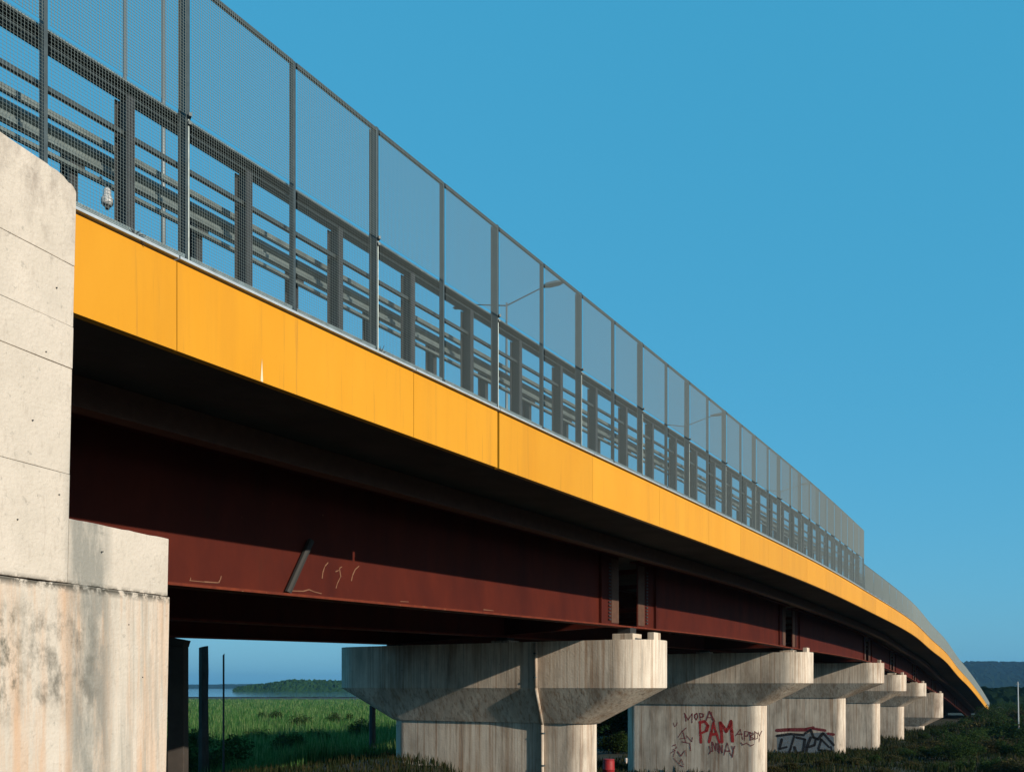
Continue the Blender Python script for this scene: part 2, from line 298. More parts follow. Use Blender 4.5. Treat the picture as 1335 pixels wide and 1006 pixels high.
piers = [  # s, cap top (camera relative), cap height, column right inset, label
 (33.2, 1.52, 1.55, 1.0, 'nearest concrete pier with a wide hammerhead cap and a vertical drain groove'),
 (56.0, 1.87, 1.66, 1.0, 'second pier from the camera with red graffiti reading PAM on its wall'),
 (84.1, 1.93, 1.62, 1.45, 'third pier with a grey and black graffiti mural under a red band'),
 (101.9, 1.18, 1.57, .9, 'fourth pier, plain, directly behind the pier with the black mural'),
 (122.2, .45, 1.52, .9, 'fifth pier, small in the distance, its foot in the bushes'),
 (146.4, -.86, 3.4, .9, 'farthest pier with a deep boxy cap close to the ground')]
ends = [S_STEM-.4]+[p[0] for p in piers]+[185, S_END]
for li, L0 in enumerate((3.8, 8.5, 13.4)):
    for a, b in zip(ends, ends[1:]):
        ge = 1 if li == 0 else .05
        sa = a+(.85*ge if a > 20 else 0); sb = b-(.75*ge if b < 200 else 0)
        fa = a+(.02 if a > 20 else 0); fb = b-(.02 if b < 200 else 0)
        g = MB(); sweep(g, sa, sb, lambda s: rect(L0, L0+.03, zb(s, L0)+.05, -.86), 2.4); web = g.build('girder', M['rust'], bridge)
        g = MB(); sweep(g, fa, fb, lambda s: rect(L0-.2, L0+.24, zb(s, L0), zb(s, L0)+.047), 2.4); g.build('bottom_flange', M['rust_bright'], web)
        g = MB(); sweep(g, sa, sb, lambda s: rect(L0-.25, L0+.28, -.857, -.81), 2.4); g.build('top_flange', M['rust'], web)
        if li == 0:
            for e, sg in ((sa, 1), (sb, -1)):
                if e < 20: continue
                s1, s2 = sorted((e+.04*sg, e+.62*sg))
                g = MB(); sweep(g, s1, s2, lambda s: rect(L0-.022, L0-.002, zb(s)+.12, -.95), 1); g.build('end_plate', M['rust_grey'], web)
                for r0 in (.10, .92):
                    g = MB()
                    for k in range(18):
                        x_, y_, z_ = pos(e+(.70+r0)*sg, L0-.03, 0); zz = z_+zb(e)+.2+k*.11
                        if zz > z_-1.1: break
                        tx, ty = frame(e)[3:]
                        g.quad_box([(x_+tx*i+ty*j, y_+ty*i-tx*j, zz+h) for h in (0, .045) for i, j in ((-.07, 0), (.07, 0), (.07, .025), (-.07, .025))])
                    if r0 == .10: g.build('bolt_row', M['dark_steel'], web)
                g = MB(); sweep(g, e+1.55*sg-.02, e+1.55*sg+.02, lambda s: rect(L0-.10, L0-.003, zb(s)+.06, -.9), 1); g.build('stiffener', M['rust'], web)
            # dark slanting bar in place of a pipe's shadow on the near web
            if a < 20:
                p0 = Vector(pos(17.12, L0-.07, zb(17)+.06)); p1 = Vector(pos(17.74, L0-.07, -2.05))
                g = MB(); g.tube(p0, p1, .065, n=8); g.build('web_shadow_bar', M['rubber'], web)
                rr = random.Random(4)
                for pts in ([(14.02, .10), (14.05, .16), (14.10, .24)], [(14.95, .07), (15.25, .07), (15.55, .08)], [(15.56, .08), (15.60, .14), (15.62, .20)], [(14.97, .07), (14.98, .12)], [(17.2, .06), (17.6, .08), (17.75, .12), (17.9, .09), (18.1, .07)],
                            [(18.12, .36), (18.14, .48), (18.20, .60), (18.29, .68)], [(18.52, .20), (18.56, .30), (18.66, .44), (18.62, .60), (18.70, .64)], [(18.98, .38), (19.02, .50), (19.10, .62), (19.22, .70)], [(18.5, .52), (18.6, .56)], [(20.6, .07), (20.9, .08)], [(24.0, .07), (24.5, .07)]):
                    g = MB()
                    for (c0, h0), (c1, h1) in zip(pts, pts[1:]): g.tube(pos(c0, L0-.003, zb(c0)+.05+h0), pos(c1, L0-.003, zb(c1)+.05+h1), .008+.010*rr.random(), .006+.008*rr.random(), 5)
                    g.build('scuff_mark', M['chalk'], web)
for s in np.arange(14, 150, 5.2):
    if min(abs(s-p[0]) for p in piers) < 1.2: continue
    g = MB()
    for z0, z1 in ((-1.0, -1.16), (-2.35, -2.5)): g.loft([[pos(s+k, a, z) for a, z in ((3.84, z0), (13.37, z0), (13.37, z1), (3.84, z1))] for k in (-.06, .06)])
    g.build('cross_frame', M['rust'], bridge)

for p in piers:
    s = p[0]; g = MB(); g.loft([[pos(s+k, a, z) for a, z in ((4.3, -.86), (13.37, -.86), (13.37, zb(s, 13.4)+.05), (4.3, zb(s)+.06))] for k in (-.1, .1)]); g.build('pier_diaphragm', M['rust'], bridge)

# ------------------------------------------------------------------ piers
def stadium(cl, half, r, notch=None, n=24):
    """(lat, along) outline; near long side at along = -r"""
    fl = half-r; pts = []
    for i in range(n+1):
        a = math.pi/2+math.pi*i/n; pts.append((cl-fl+r*math.cos(a), r*math.sin(a)))     # end nearest the yellow face
    if notch: l0, l1, dp = notch; pts += [(l0, -r), (l0+.01, -r+dp), (l1-.01, -r+dp), (l1, -r)]
    else: pts += [(cl-1, -r), (cl-.5, -r), (cl+.5, -r), (cl+1, -r)]
    for i in range(n+1):
        a = -math.pi/2+math.pi*i/n; pts.append((cl+fl+r*math.cos(a), r*math.sin(a)))
    return pts[::-1]
PZT = {}
def make_pier(i, s, zt, hc, inset, label):
    zt = zt+CZ; x, y, zz, tx, ty = frame(s)
    W = lambda pts, z: [(x-ty*a+tx*b, y+tx*a+ty*b, z) for a, b in pts]
    base = pos(s, 9.1); gb = gz(base[0], base[1])-.6
    root = empty('bridge_pier', (base[0], base[1], gb+.6), label=label, cat='bridge pier', group='piers carrying the bridge')
    nt_ = None
    r = .72; rc = 1.27; hf = 1.2; ch = 6.6; co = 4.10+(.0 if inset == 1.0 else (1.0-inset))
    m = MB()
    rings = [W(stadium(9.1, co+.12+(ch-co-.12)*k, r+.06+(rc-r-.06)*k, nt_), zt-hc-hf+hf*k) for k in (0, .5, 1)]
    rings += [W(stadium(9.1, ch, rc, nt_), zt)]
    m.loft(rings); cp = m.build('pier_cap', M['pier'], root, auto=22)
    m = MB(); m.loft([W(stadium(9.1, co, r, nt_), z) for z in (gb, (gb+zt-hc-hf)/2, zt-hc-hf+.01)]); col = m.build('pier_wall', M['pier'], root, auto=22)
    for L0 in (3.8, 8.5, 13.4):
        g0 = zz+zb(s, L0); hb = g0-zt
        if hb > .05:
            g = MB(); g.loft([W([(L0-.35, -.38), (L0+.4, -.38), (L0+.4, .38), (L0-.35, .38)], z) for z in (zt-.01, zt+hb*.55)]); pd = g.build('bearing_pedestal', M['pier'], root, bevel=.02)
            g = MB(); g.loft([W([(L0-.2, -.25), (L0+.25, -.25), (L0+.25, .25), (L0-.2, .25)], z) for z in (zt+hb*.55, g0-.005)]); g.build('bearing_pad', M['rubber'], pd)
    g = MB(); g.loft([W([(2.75, -.30), (2.98, -.30), (2.98, .3), (2.75, .3)], z) for z in (zt-.01, zt+.26)]); g.build('end_upstand', M['pier'], root, bevel=.015)
    PZT[i] = (x, y, tx, ty, r); return root, col
PR = [make_pier(i, *p) for i, p in enumerate(piers)]
# rain pipe on the nearest pier, following cap, flare and wall
_x, _y, _tx, _ty, _r = PZT[0]
def ppt(lat, al, z): return (_x-_ty*lat+_tx*al, _y+_tx*lat+_ty*al, z+CZ)
g = MB()
for a, b in ((ppt(6.55, -1.34, 1.5), ppt(6.55, -1.34, -.03)), (ppt(6.55, -1.34, -.03), ppt(6.6, -.79, -1.28)), (ppt(6.6, -.79, -1.28), ppt(6.6, -.79, -4.6))): g.tube(a, b, .055, n=10)
dp_ = g.build('rain_pipe', M['pier'], PR[0][0], smooth=True)
for z in (1.1, .3, -1.6, -2.7):
    g = MB(); a = -1.34 if z > 0 else -.79; g.tube(ppt(6.57, a, z), ppt(6.57, a, z+.05), .07, n=10); g.build('pipe_clip', M['galv_dark'], dp_)

# graffiti: strokes laid on the pier walls
def on_wall(i, u, v, off):
    x, y, tx, ty, r = PZT[i]; dx, dy, dz = (u-667)/1200, 1.0, (895-v)/1200
    px, py = x-tx*(r+off), y-ty*(r+off); t = (px*tx+py*ty)/(dx*tx+dy*ty)
    return Vector((dx*t, t, dz*t+CZ))
def stroke(mb, i, pts, w, off=.006):
    Q = [on_wall(i, u, v, off) for u, v in pts]; nrm = Vector((-PZT[i][2], -PZT[i][3], 0))
    for a, b in zip(Q, Q[1:]):
        d = (b-a)
        if d.length < 1e-4: continue
        d.normalize(); sd = d.cross(nrm)*w/2*random.uniform(.75, 1.2); n = len(mb.v)
        a2, b2 = a-d*w*.35, b+d*w*.35
        mb.v += [tuple(a2-sd*.6), tuple(a+sd*.1-d*w*.5), tuple(a2+sd*.6), tuple(a+sd), tuple(b+sd), tuple(b2+sd*.6), tuple(b2-sd*.6), tuple(b-sd), tuple(a-sd)]
        mb.f.append((n+8, n+0, n+1, n+2, n+3, n+4, n+5, n+6, n+7))
Z = lambda p: [(860+a/8.9, 900+b/8.9) for a, b in p]
pier2, col2 = PR[1]
def word(name, mt, lines, w, jit=0):
    m = MB()
    for k, l in enumerate(lines): stroke(m, 1, Z([(a+random.uniform(-jit, jit), b+random.uniform(-jit, jit)) for a, b in l]), w, .006+.0008*k)
    return m.build(name, mt, col2)
word('red_lettering', M['spray_red'], [
 [(465,362),(468,480),(474,600)], [(460,368),(520,355),(556,400),(540,465),(475,490)],
 [(568,592),(600,470),(622,366),(648,470),(690,600)], [(590,505),(655,500)],
 [(722,592),(712,470),(700,366),(740,420),(772,470),(800,420),(825,352),(832,470),(842,585)]], .17, 2)
word('maroon_lettering', M['spray_dark'], [
 [(300,350),(285,262),(325,335),(372,262),(372,370)], [(402,285),(425,262),(440,300),(420,338),(402,310),(402,285)],
 [(468,340),(462,262),(505,268),(500,302),(466,308)], [(535,345),(572,240),(630,345)], [(548,310),(605,308)], [(600,250),(610,330),(640,360)]], .07, 3)
word('maroon_lettering', M['spray_dark'], [
 [(880,522),(930,445),(962,565)], [(900,500),(955,500)], [(985,575),(985,470),(1030,480),(1020,520),(986,525)], [(1045,570),(1045,480),(1085,500),(1045,525),(1090,555),(1045,570)],
 [(1100,560),(1100,475),(1135,500),(1130,545),(1100,560)], [(1140,480),(1155,520),(1178,462)], [(1155,520),(1145,590)], [(940,600),(965,625),(1010,600),(1050,640),(1090,615)]], .055, 4)
word('maroon_lettering', M['spray_dark'], [
 [(600,590),(612,700)], [(612,595),(645,690)], [(645,690),(650,600)], [(670,700),(670,610)], [(690,720),(690,620),(725,715),(725,630)], [(740,745),(780,600),(828,750)], [(752,700),(815,695)], [(835,640),(850,690),(872,640)], [(850,690),(838,770)], [(575,640),(590,700),(570,730)]], .06, 4)
word('maroon_lettering', M['spray_dark'], [
 [(150,370),(165,410),(190,400),(195,365)], [(215,540),(265,460),(300,600)], [(225,560),(300,540)], [(250,590),(330,600)], [(310,520),(370,590),(380,540)], [(260,470),(310,430)], [(345,610),(350,690)],
 [(150,640),(185,620),(195,665),(150,680)], [(120,720),(175,690),(160,760)], [(200,700),(240,760),(290,690)], [(160,780),(220,850),(250,790),(275,860)], [(230,860),(270,880)], [(300,700),(310,760)]], .05, 5)
Y3 = lambda p: [(1000+a/3.985, 800+b/3.985) for a, b in p]
pier3, col3 = PR[2]
m = MB(); Q = [on_wall(2, u, v, .004) for u, v in Y3([(50,628),(180,622),(300,612),(345,640),(352,760),(50,790)])]; m.v = [tuple(q) for q in Q]; m.f = [tuple(range(len(Q)))]
m.build('mural_ground', M['spray_blue'], col3)
m = MB()
for l in ([(50,632),(120,622),(190,628)], [(140,630),(120,700),(85,770)], [(140,690),(150,720),(185,715),(195,650),(150,640)], [(125,740),(180,760),(175,790)], [(195,620),(225,600),(240,640),(262,650),(290,618),(345,680)], [(225,640),(205,690),(200,750)], [(215,690),(245,680),(252,645)], [(265,700),(280,650),(320,690)], [(268,705),(330,712)], [(330,690),(345,760)], [(75,650),(62,700),(100,690)], [(60,720),(90,760)], [(280,750),(330,765)]): stroke(m, 2, Y3(l), .21, .012)
m.build('mural_outline', M['spray_black'], col3)
m = MB(); [stroke(m, 2, Y3(l), .26, .010) for l in ([(48,604),(110,600),(200,600)], [(200,598),(240,590)], [(240,594),(300,604)], [(315,620),(345,625)])]; m.build('red_band', M['spray_red2'], col3)

# ------------------------------------------------------------------ abutment
WE = Vector((-4.07, 8.53)); TWv = Vector((.366, .931)).normalized(); NI = Vector((-TWv.y, TWv.x))
def wpt(t, n, z):                     # the walls have a slight batter
    t = t+(z-3.1)*.028; p = WE+TWv*t+NI*n; return (p.x, p.y, z+CZ)
ab = empty('bridge_abutment', (WE.x-.3, WE.y, gz(WE.x, WE.y)), label='tall stained concrete abutment at the left edge, in front of the yellow band', cat='abutment')
random.seed(11)
def lift(name, t0, t1, n0, n1, z0, z1, taper=None, rough=0, parent=ab, topf=None):
    """a cast lift of concrete with slightly uneven joint edges"""
    m = MB(); rings = []
    for t in sorted(set(list(np.linspace(t0, t1, 15))+([-.30, -.22, -.15, -.09, -.06, -.03, -.01] if topf else []))):
        zt = (topf(t) if topf else z1)+(random.uniform(-rough, rough)); zl = z0+random.uniform(-rough, rough)
        rings.append([wpt(t, n0, zl), wpt(t, n1, zl), wpt(t, n1, zt), wpt(t, n0, zt)])
    m.loft(rings); return m.build(name, M['abutment'], parent, bevel=.005)
lv = [.955, 1.96, 2.94, 3.33, 3.90]
ztop = lambda t: 4.72 if t < -.42 else (4.72-.07*(t+.42)/.38 if t < -.04 else 4.65-.06*((t+.04)/.04)**2)
zs = lv+[None]
for k, (a, b) in enumerate(zip(lv, lv[1:]+[4.70])):
    off = [0, .003, -.003, .002, 0][k]
    lift('wall_lift', -4.5, .0, off, .32 if k else .32, a+.0015, b-.0015, rough=.0015, topf=(lambda t: ztop(t)+.010*math.sin(t*23)+.006*math.sin(t*71)) if k == 4 else None)
lift('wall_lift', -4.5, 1.315, -.006, .34, -5.5, .945, rough=.007)
lift('stem_lift', .02, 1.31, .018, .34, .957, 1.56, rough=.004)
for t, z in ((-.30, 3.0), (-.42, 2.35), (-.12, 1.75), (-.55, 1.45), (.40, 1.30), (.75, .62), (-.2, 3.62), (.95, .1)):
    g = MB(); g.tube(wpt(t, -.012, z), wpt(t, .012, z), .006, n=8); g.build('tie_hole', M['rubber'], ab)
# stem across the bridge, bearing seat and back wall (local lateral run)
m = MB()
P4 = [pos(S_ABUT-.2, .35), pos(S_STEM, .3), pos(S_STEM, 17.2), pos(S_ABUT-.2, 17.2)]
m.loft([[(p[0], p[1], z+CZ) for p in P4] for z in (-5.5, 1.16)]); m.build('bearing_seat', M['abutment'], ab)
m = MB(); P4 = [pos(S_ABUT-.8, .3), pos(S_ABUT-.22, .3), pos(S_ABUT-.22, 17.2), pos(S_ABUT-.8, 17.2)]
m.loft([[(p[0], p[1], z+CZ) for p in P4] for z in (-5.5, 3.7)]); m.build('back_wall', M['abutment'], ab)
# approach fill behind, under the road
m = MB(); P4 = [pos(-40, .6), pos(S_ABUT-.82, .6), pos(S_ABUT-.82, 17), pos(-40, 17)]
m.loft([[(p[0], p[1], z+CZ) for p in P4] for z in (-6, 3.4)]); tag(m.build('approach_embankment', M['soil']), kind='structure')

# ------------------------------------------------------------------ fence, railing, guardrail
def hbeam(h, lat_w, along_w, tf, tw, mt, name):      # H post, local X along bridge, Y inwards
    m = MB(); m.box(-along_w/2, along_w/2, 0, tf, 0, h); m.box(-along_w/2, along_w/2, lat_w-tf, lat_w, 0, h); m.box(-tw/2, tw/2, tf, lat_w-tf, 0, h)
    return m.mesh(name, mt)
FS = 11.65; BAY = 1.667; S_STEP = 57.5
fence = empty('mesh_fence', pos(FS), label='tall wire mesh safety fence standing on the yellow edge of the bridge', cat='fence')
m_main = hbeam(3.17, .13, .05, .012, .012, M['galv_dark'], 'main_post'); 
mm_ = MB(); mm_.box(-.005, .030, -.012, -.002, 0, 1.62); mm_.box(.010, .025, -.010, -.002, 1.62, 3.15); m_strip = mm_.mesh('lit_edge_strip', M['galv'])  # paler strip paints the sunlit edge of each main post
m_thin = MB(); m_thin.box(-.02, .02, 0, .07, 0, 3.15); m_thin = m_thin.mesh('post', M['galv_dark'])
m_clip = MB(); m_clip.box(-.05, .09, -.03, .0, 1.58, 1.62); m_clip.box(-.03, .03, -.03, 0, 1.50, 1.54); m_clip = m_clip.mesh('clip', M['galv_dark'])
m_wide = hbeam(1.52, .20, .10, .014, .012, M['dark_steel'], 'railing_post')
m_edge = MB(); m_edge.box(.03, .052, -.004, -.001, 0, 1.5); m_edge = m_edge.mesh('edge', M['galv'])  # light sliver added as the sun-catching right edge of the broad posts
m_gp = hbeam(1.0, .16, .10, .012, .012, M['dark_steel'], 'guardrail_post')
rail = empty('parapet_railing', pos(FS, .2), label='low steel railing of broad dark posts just behind the mesh fence', cat='railing')
guard = empty('guardrail', pos(FS, .6), label='corrugated steel crash barrier along the road behind the railing', cat='guardrail')
ks = range(-6, 28); sposts = [FS+k*BAY for k in ks if FS+k*BAY < S_STEP+.5]
LEAN = 0
for k, s in zip(ks, sposts):
    th = (k % 2 == 0)
    p = place('post', m_main if th else m_thin, pos(s, .0, .0), heading(s), fence)
    if th: c = place('lit_edge_strip', m_strip, pos(s, .0, 0), heading(s), p); place('clip', m_clip, pos(s, .0, 0), heading(s), p); 
S_LAST = sposts[-1]
def wires(s0, s1, z0, z1, dv, dh, r, lat):
    m = MB(); n = max(1, round((s1-s0)/dv)); a = pos(s0, lat); b = pos(s1, lat); d = Vector((b[0]-a[0], b[1]-a[1], 0)).normalized(); q = Vector((-d.y, d.x, 0))
    for i in range(n):
        t = (i+.5)/n; c = [a[j]+(b[j]-a[j])*t for j in range(3)]
        x, y, z = c; e = d*r; g = q*r; nv = len(m.v)
        for zz in (z+z0, z+z1): m.v += [(x-e.x, y-e.y, zz), (x-g.x, y-g.y, zz), (x+e.x, y+e.y, zz), (x+g.x, y+g.y, zz)]
        m.f += [(nv+j, nv+(j+1) % 4, nv+4+(j+1) % 4, nv+4+j) for j in range(4)]
    nh = round((z1-z0)/dh)
    for i in range(nh+1):
        h = z0+(z1-z0)*i/nh; nv = len(m.v)
        for c in (a, b):
            m.v += [(c[0]+q.x*r, c[1]+q.y*r, c[2]+h), (c[0], c[1], c[2]+h+r), (c[0]-q.x*r, c[1]-q.y*r, c[2]+h), (c[0], c[1], c[2]+h-r)]
        m.f += [(nv+j, nv+(j+1) % 4, nv+4+(j+1) % 4, nv+4+j) for j in range(4)]
    return m
for s0, s1 in zip(sposts, sposts[1:]):
    o = wires(s0+.03, s1-.03, .05, 1.56, .034, .034, .0019, -.015).build('mesh_panel', M['wire'], fence); o['kind'] = 'stuff'
    o = wires(s0+.03, s1-.03, 1.6, 3.13, .032, .032, .0030, -.015).build('mesh_panel', M['wire'], fence); o['kind'] = 'stuff'
    g = MB(); sweep(g, s0+.03, s1-.03, rect(-.006, .034, 3.10, 3.15), 2); g.build('top_rail', M['galv_dark'], fence)
    g = MB(); sweep(g, s0+.04, s1-.04, rect(.0, .03, .03, .07), 2); g.build('bottom_rail', M['galv'], fence)
g = MB(); sweep(g, sposts[0]-.5, S_LAST, [(.16, 1.525), (.30, 1.525), (.30, 1.655), (.16, 1.655), (.16, 1.645), (.28, 1.640), (.28, 1.54), (.16, 1.535)], 1.667); g.build('top_rail', M['galv_dark'], rail)
g = MB(); sweep(g, sposts[0]-.5, S_LAST, rect(.15, .31, 1.657, 1.672), 1.667); g.build('cap_strip', M['galv'], rail)
g = MB(); sweep(g, sposts[0]-.5, S_LAST, rect(.19, .24, 1.11, 1.16), 1.667); g.build('middle_rail', M['galv_dark'], rail)
for s in sposts[:-1]:
    c = s+BAY/2+.2; p = place('post', m_wide, pos(c, .13, .0), heading(c), rail); place('lit_post_edge', m_edge, pos(c, .13, 0), heading(c), p)
def wprof(z, l=.62, t=.012):
    P_ = [(0, 0), (-.05, .02), (-.05, .07), (0, .10), (0, .13), (-.05, .16), (-.05, .21), (0, .23)]
    return [(l+a, z+b) for a, b in P_]+[(l+t+a, z+b) for a, b in P_[::-1]]
g = MB(); sweep(g, sposts[0]-1, S_END-2, wprof(.84), 1.667); g.build('barrier_beam', M['rail'], guard)
g = MB(); sweep(g, sposts[0]-1, S_END-2, [(.60, 1.15), (.66, 1.15), (.66, 1.21), (.60, 1.21)], 1.667); g.build('upper_pipe', M['rail'], guard)
g = MB(); sweep(g, sposts[0]-1, S_END-2, rect(.62, .68, .76, .80), 1.667); g.build('lower_rail', M['rail'], guard)
n = 0
for s in np.arange(sposts[0]+BAY/2-.06, S_END-8, BAY):
    place('post', m_gp, pos(s, .70, .0), heading(s), guard)
    if s < 45:
        g = MB(); x, y, z = pos(s, .64, .72); 
        sweep(g, s-.09, s+.09, rect(.64, .70, .80, 1.04), 1); g.build('spacer_block', M['dark_steel'], guard)
low = empty('low_mesh_fence', pos(S_STEP+1), label='lower mesh fence that continues past the step down to the far end', cat='fence')
m_low = MB(); m_low.box(-.04, .04, 0, .08, 0, 1.4); m_low = m_low.mesh('post', M['galv_dark'])
sl_ = list(np.arange(S_LAST+.12, S_END-2, 3.3))
for s in sl_: place('post', m_low, pos(s, .0), heading(s), low)
for s0, s1 in zip(sl_, sl_[1:]):
    o = wires(s0+.04, s1-.04, .05, 1.36, .034, .034, .0028, -.01).build('mesh_panel', M['wire'], low); o['kind'] = 'stuff'
g = MB(); sweep(g, sl_[0], sl_[-1], rect(.01, .05, 1.36, 1.40), 3.3); g.build('top_rail', M['galv_dark'], low)

# small lamp on the railing, twig on the coping
lm = empty('bulkhead_lamp', pos(10.95, .42, .42), label='small white lamp hanging under the guardrail left of the first broad post', cat='lamp')
x, y, z = pos(10.95, .42, .42)
g = MB(); g.loft([[(x+r*math.cos(t), y+r*math.sin(t), z+h) for t in np.linspace(0, 2*math.pi, 12, endpoint=False)] for h, r in ((0, .045), (.02, .062), (.07, .062), (.10, .04), (.17, .035), (.19, .015))]); g.build('lamp_body', M['white'], lm, smooth=True)
g = MB(); g.tube((x, y, z-.035), (x, y, z), .022, .03); g.build('lens', M['dark_steel'], lm)
g = MB(); g.tube((x, y, z+.16), pos(11.0, .60, .80), .010); g.build('bracket', M['galv_dark'], lm)
g = MB(); b0 = Vector(pos(10.95, -.01, -.02)); rnd = random.Random(3)
tips = [(-.06, .05), (.06, .07), (.13, .05), (-.02, .08), (.12, -.06)]
for a, h in tips:
    e = Vector(pos(10.95+a, -.03, h)); mid = (b0+e)/2+Vector((0, 0, .02)); g.tube(b0, mid, .008, .006, 5); g.tube(mid, e, .006, .003, 5)
tag(g.build('dry_twig', M['dark_steel']), 'dark dry twig caught on the pale coping above the yellow band', 'twig')
g = MB(); b0 = Vector(pos(15.05, -.01, 0))
for a, h in ((-.05, .09), (.05, .12), (.1, .05)): g.tube(b0, pos(15.05+a, -.03, h), .007, .003, 5)
tag(g.build('dry_twig', M['dark_steel']), 'smaller dry sprig on the coping left of the yellow joint', 'twig')

# median street lamps
def lamp(s, lat, H, arms, label, grp='street lamps standing on the bridge'):
    b = pos(s, lat, .1); r = empty('street_lamp', b, label=label, cat='street lamp', group=grp)
    g = MB(); g.tube(b, (b[0], b[1], b[2]+H), .062, .035, 10); g.build('lamp_pole', M['lampsteel'], r, smooth=True)
    tx, ty = frame(s)[3:]
    for sg in arms:
        d = Vector((ty*sg, -tx*sg, 0)); a = Vector((b[0], b[1], b[2]+H)); e = a+d*1.5+Vector((0, 0, .25))
        g = MB(); g.tube(a-Vector((0, 0, .1)), e, .024, .02, 8); am = g.build('lamp_arm', M['lampsteel'], r)
        g = MB(); q = Vector((tx, ty, 0))
        g.loft([[e+d*k+q*w_*c+Vector((0, 0, h*z_)) for c, z_ in ((-1, -.3), (-.8, .6), (0, 1), (.8, .6), (1, -.3))] for k, w_, h in ((-.1, .06, .05), (.15, .15, .09), (.5, .15, .09), (.7, .07, .05))])
        g.build('lamp_head', M['lampsteel'], am)
lamp(17.9, 8, 12.6, (1, -1), 'street lamp pole seen full height through the nearest fence bays')
lamp(18.1, 9.5, 12.4, (1,), 'thin pole above the first broad railing post at upper left')
lamp(32.4, 8, 8.2, (1, -1), 'street lamp with arms right of the dark blue fence post')
lamp(51, 8, 8.4, (1, -1), 'street lamp far along, faint behind dense mesh')
lamp(72, 8, 9.0, (1, -1), 'farthest street lamp, hidden low behind the fence')

# ------------------------------------------------------------------ vegetation
def leaf_cloud(cx, rad, n, size, rng, hollow=.35, lobes=7, flat=.8, z0=.15):
    cen = rng.normal(0, .42, (lobes, 3))*np.array(rad)*np.array([1, 1, .7]); cen[:, 2] = abs(cen[:, 2])*.7+rad[2]*.42
    lr = rng.uniform(.35, .62, lobes); k = rng.integers(0, lobes, n); u = rng.normal(size=(n, 3)); u /= np.linalg.norm(u, axis=1)[:, None]
    rr = (hollow+(1-hollow)*rng.random(n)**.6)*(1+.25*rng.normal(size=n)*.5)
    P = cen[k]+u*(rr*lr[k])[:, None]*np.array(rad)*np.array([1, 1, flat]); P[:, 2] = np.maximum(P[:, 2], z0*rng.random(n)+.03)
    return P+np.array(cx), u
def leaf_mesh(name, P, U, size, mt, rng, asp=.5):
    n = len(P); a = rng.normal(size=(n, 3)); a[:, 2] *= .7; a /= np.linalg.norm(a, axis=1)[:, None]
    b = np.cross(a, U+.6*rng.normal(size=(n, 3))); b /= np.linalg.norm(b, axis=1)[:, None]+1e-9; s = (size*rng.uniform(.6, 1.4, n))[:, None]
    V = np.stack([P-a*s, P-b*s*asp, P+a*s, P+b*s*asp], 1).reshape(-1, 3); F = np.arange(4*n).reshape(-1, 4)
    m = bpy.data.meshes.new(name); m.vertices.add(4*n); m.vertices.foreach_set('co', V.ravel().astype(np.float32)); m.loops.add(4*n); m.loops.foreach_set('vertex_index', F.ravel().astype(np.int32))
    m.polygons.add(n); m.polygons.foreach_set('loop_start', np.arange(0, 4*n, 4, dtype=np.int32)); m.update(calc_edges=True); m.materials.append(mt); return m
def stems(rad, rng, n=6, r=.05, trunk=0):
    g = MB()
    if trunk: g.tube((0, 0, -.3), (0.05, 0, trunk), r*2.4, r*1.7, 8)
    for i in range(n):
        a = 2*math.pi*i/n+rng.random(); k = rng.uniform(.25, .6); mid = (rad[0]*k*.4*math.cos(a), rad[1]*k*.4*math.sin(a), trunk+(rad[2]*1.2-trunk)*.35)
        g.tube((0, 0, trunk-.1 if trunk else -.2), mid, r, r*.7, 6, False); g.tube(mid, (rad[0]*k*math.cos(a), rad[1]*k*math.sin(a), trunk+(rad[2]*1.5-trunk)*.8), r*.7, r*.25, 5, False)
    return g.mesh('stems', M['bark'])
rng = np.random.default_rng(21); kinds = []
for i in range(6):
    rad = [(1.5, 1.4, 1.6), (1.9, 1.7, 1.3), (1.2, 1.2, 1.9), (2.2, 1.8, 1.5), (1.4, 1.6, 1.2), (1.7, 1.7, 1.8)][i]
    P_, U_ = leaf_cloud((0, 0, 0), rad, 4200, .07, rng, lobes=9); kinds.append((leaf_mesh('foliage', P_, U_, .085, M['leaf_olive' if i in (1, 4) else 'leaf'], rng), stems(rad, rng, 6, .035)))
tk = []
for i in range(3):
    rad = (3.2+.3*i, 3.1, 3.4); P_, U_ = leaf_cloud((0, 0, 1.6), rad, 9000, .1, rng, lobes=14, z0=.5); P_[:, 2] = np.maximum(P_[:, 2], 1.0+rng.random(len(P_))*.8)
    tk.append((leaf_mesh('crown', P_, U_, .15, M['leaf_tree'], rng), stems(rad, rng, 7, .09, 2.0)))
def plant(kindlist, i, x, y, sc, name, label, cat, group, parts):
    z = gz(x, y)-.05; r = empty(name, (x, y, z), label=label, cat=cat, group=group); r.rotation_euler = (0, 0, random.uniform(0, 6.28)); r.scale = (sc*random.uniform(.9, 1.1), sc*random.uniform(.9, 1.1), sc*random.uniform(.88, 1.1))
    for nm, me in zip(parts, kindlist[i % len(kindlist)]):
        o = bpy.data.objects.new(nm, me); C.objects.link(o); o.parent = r
    return r
def onview(u, d): return ((u-667)/1200*d, d)
random.seed(5)
front = []                     # (u, depth, silhouette y, kind)
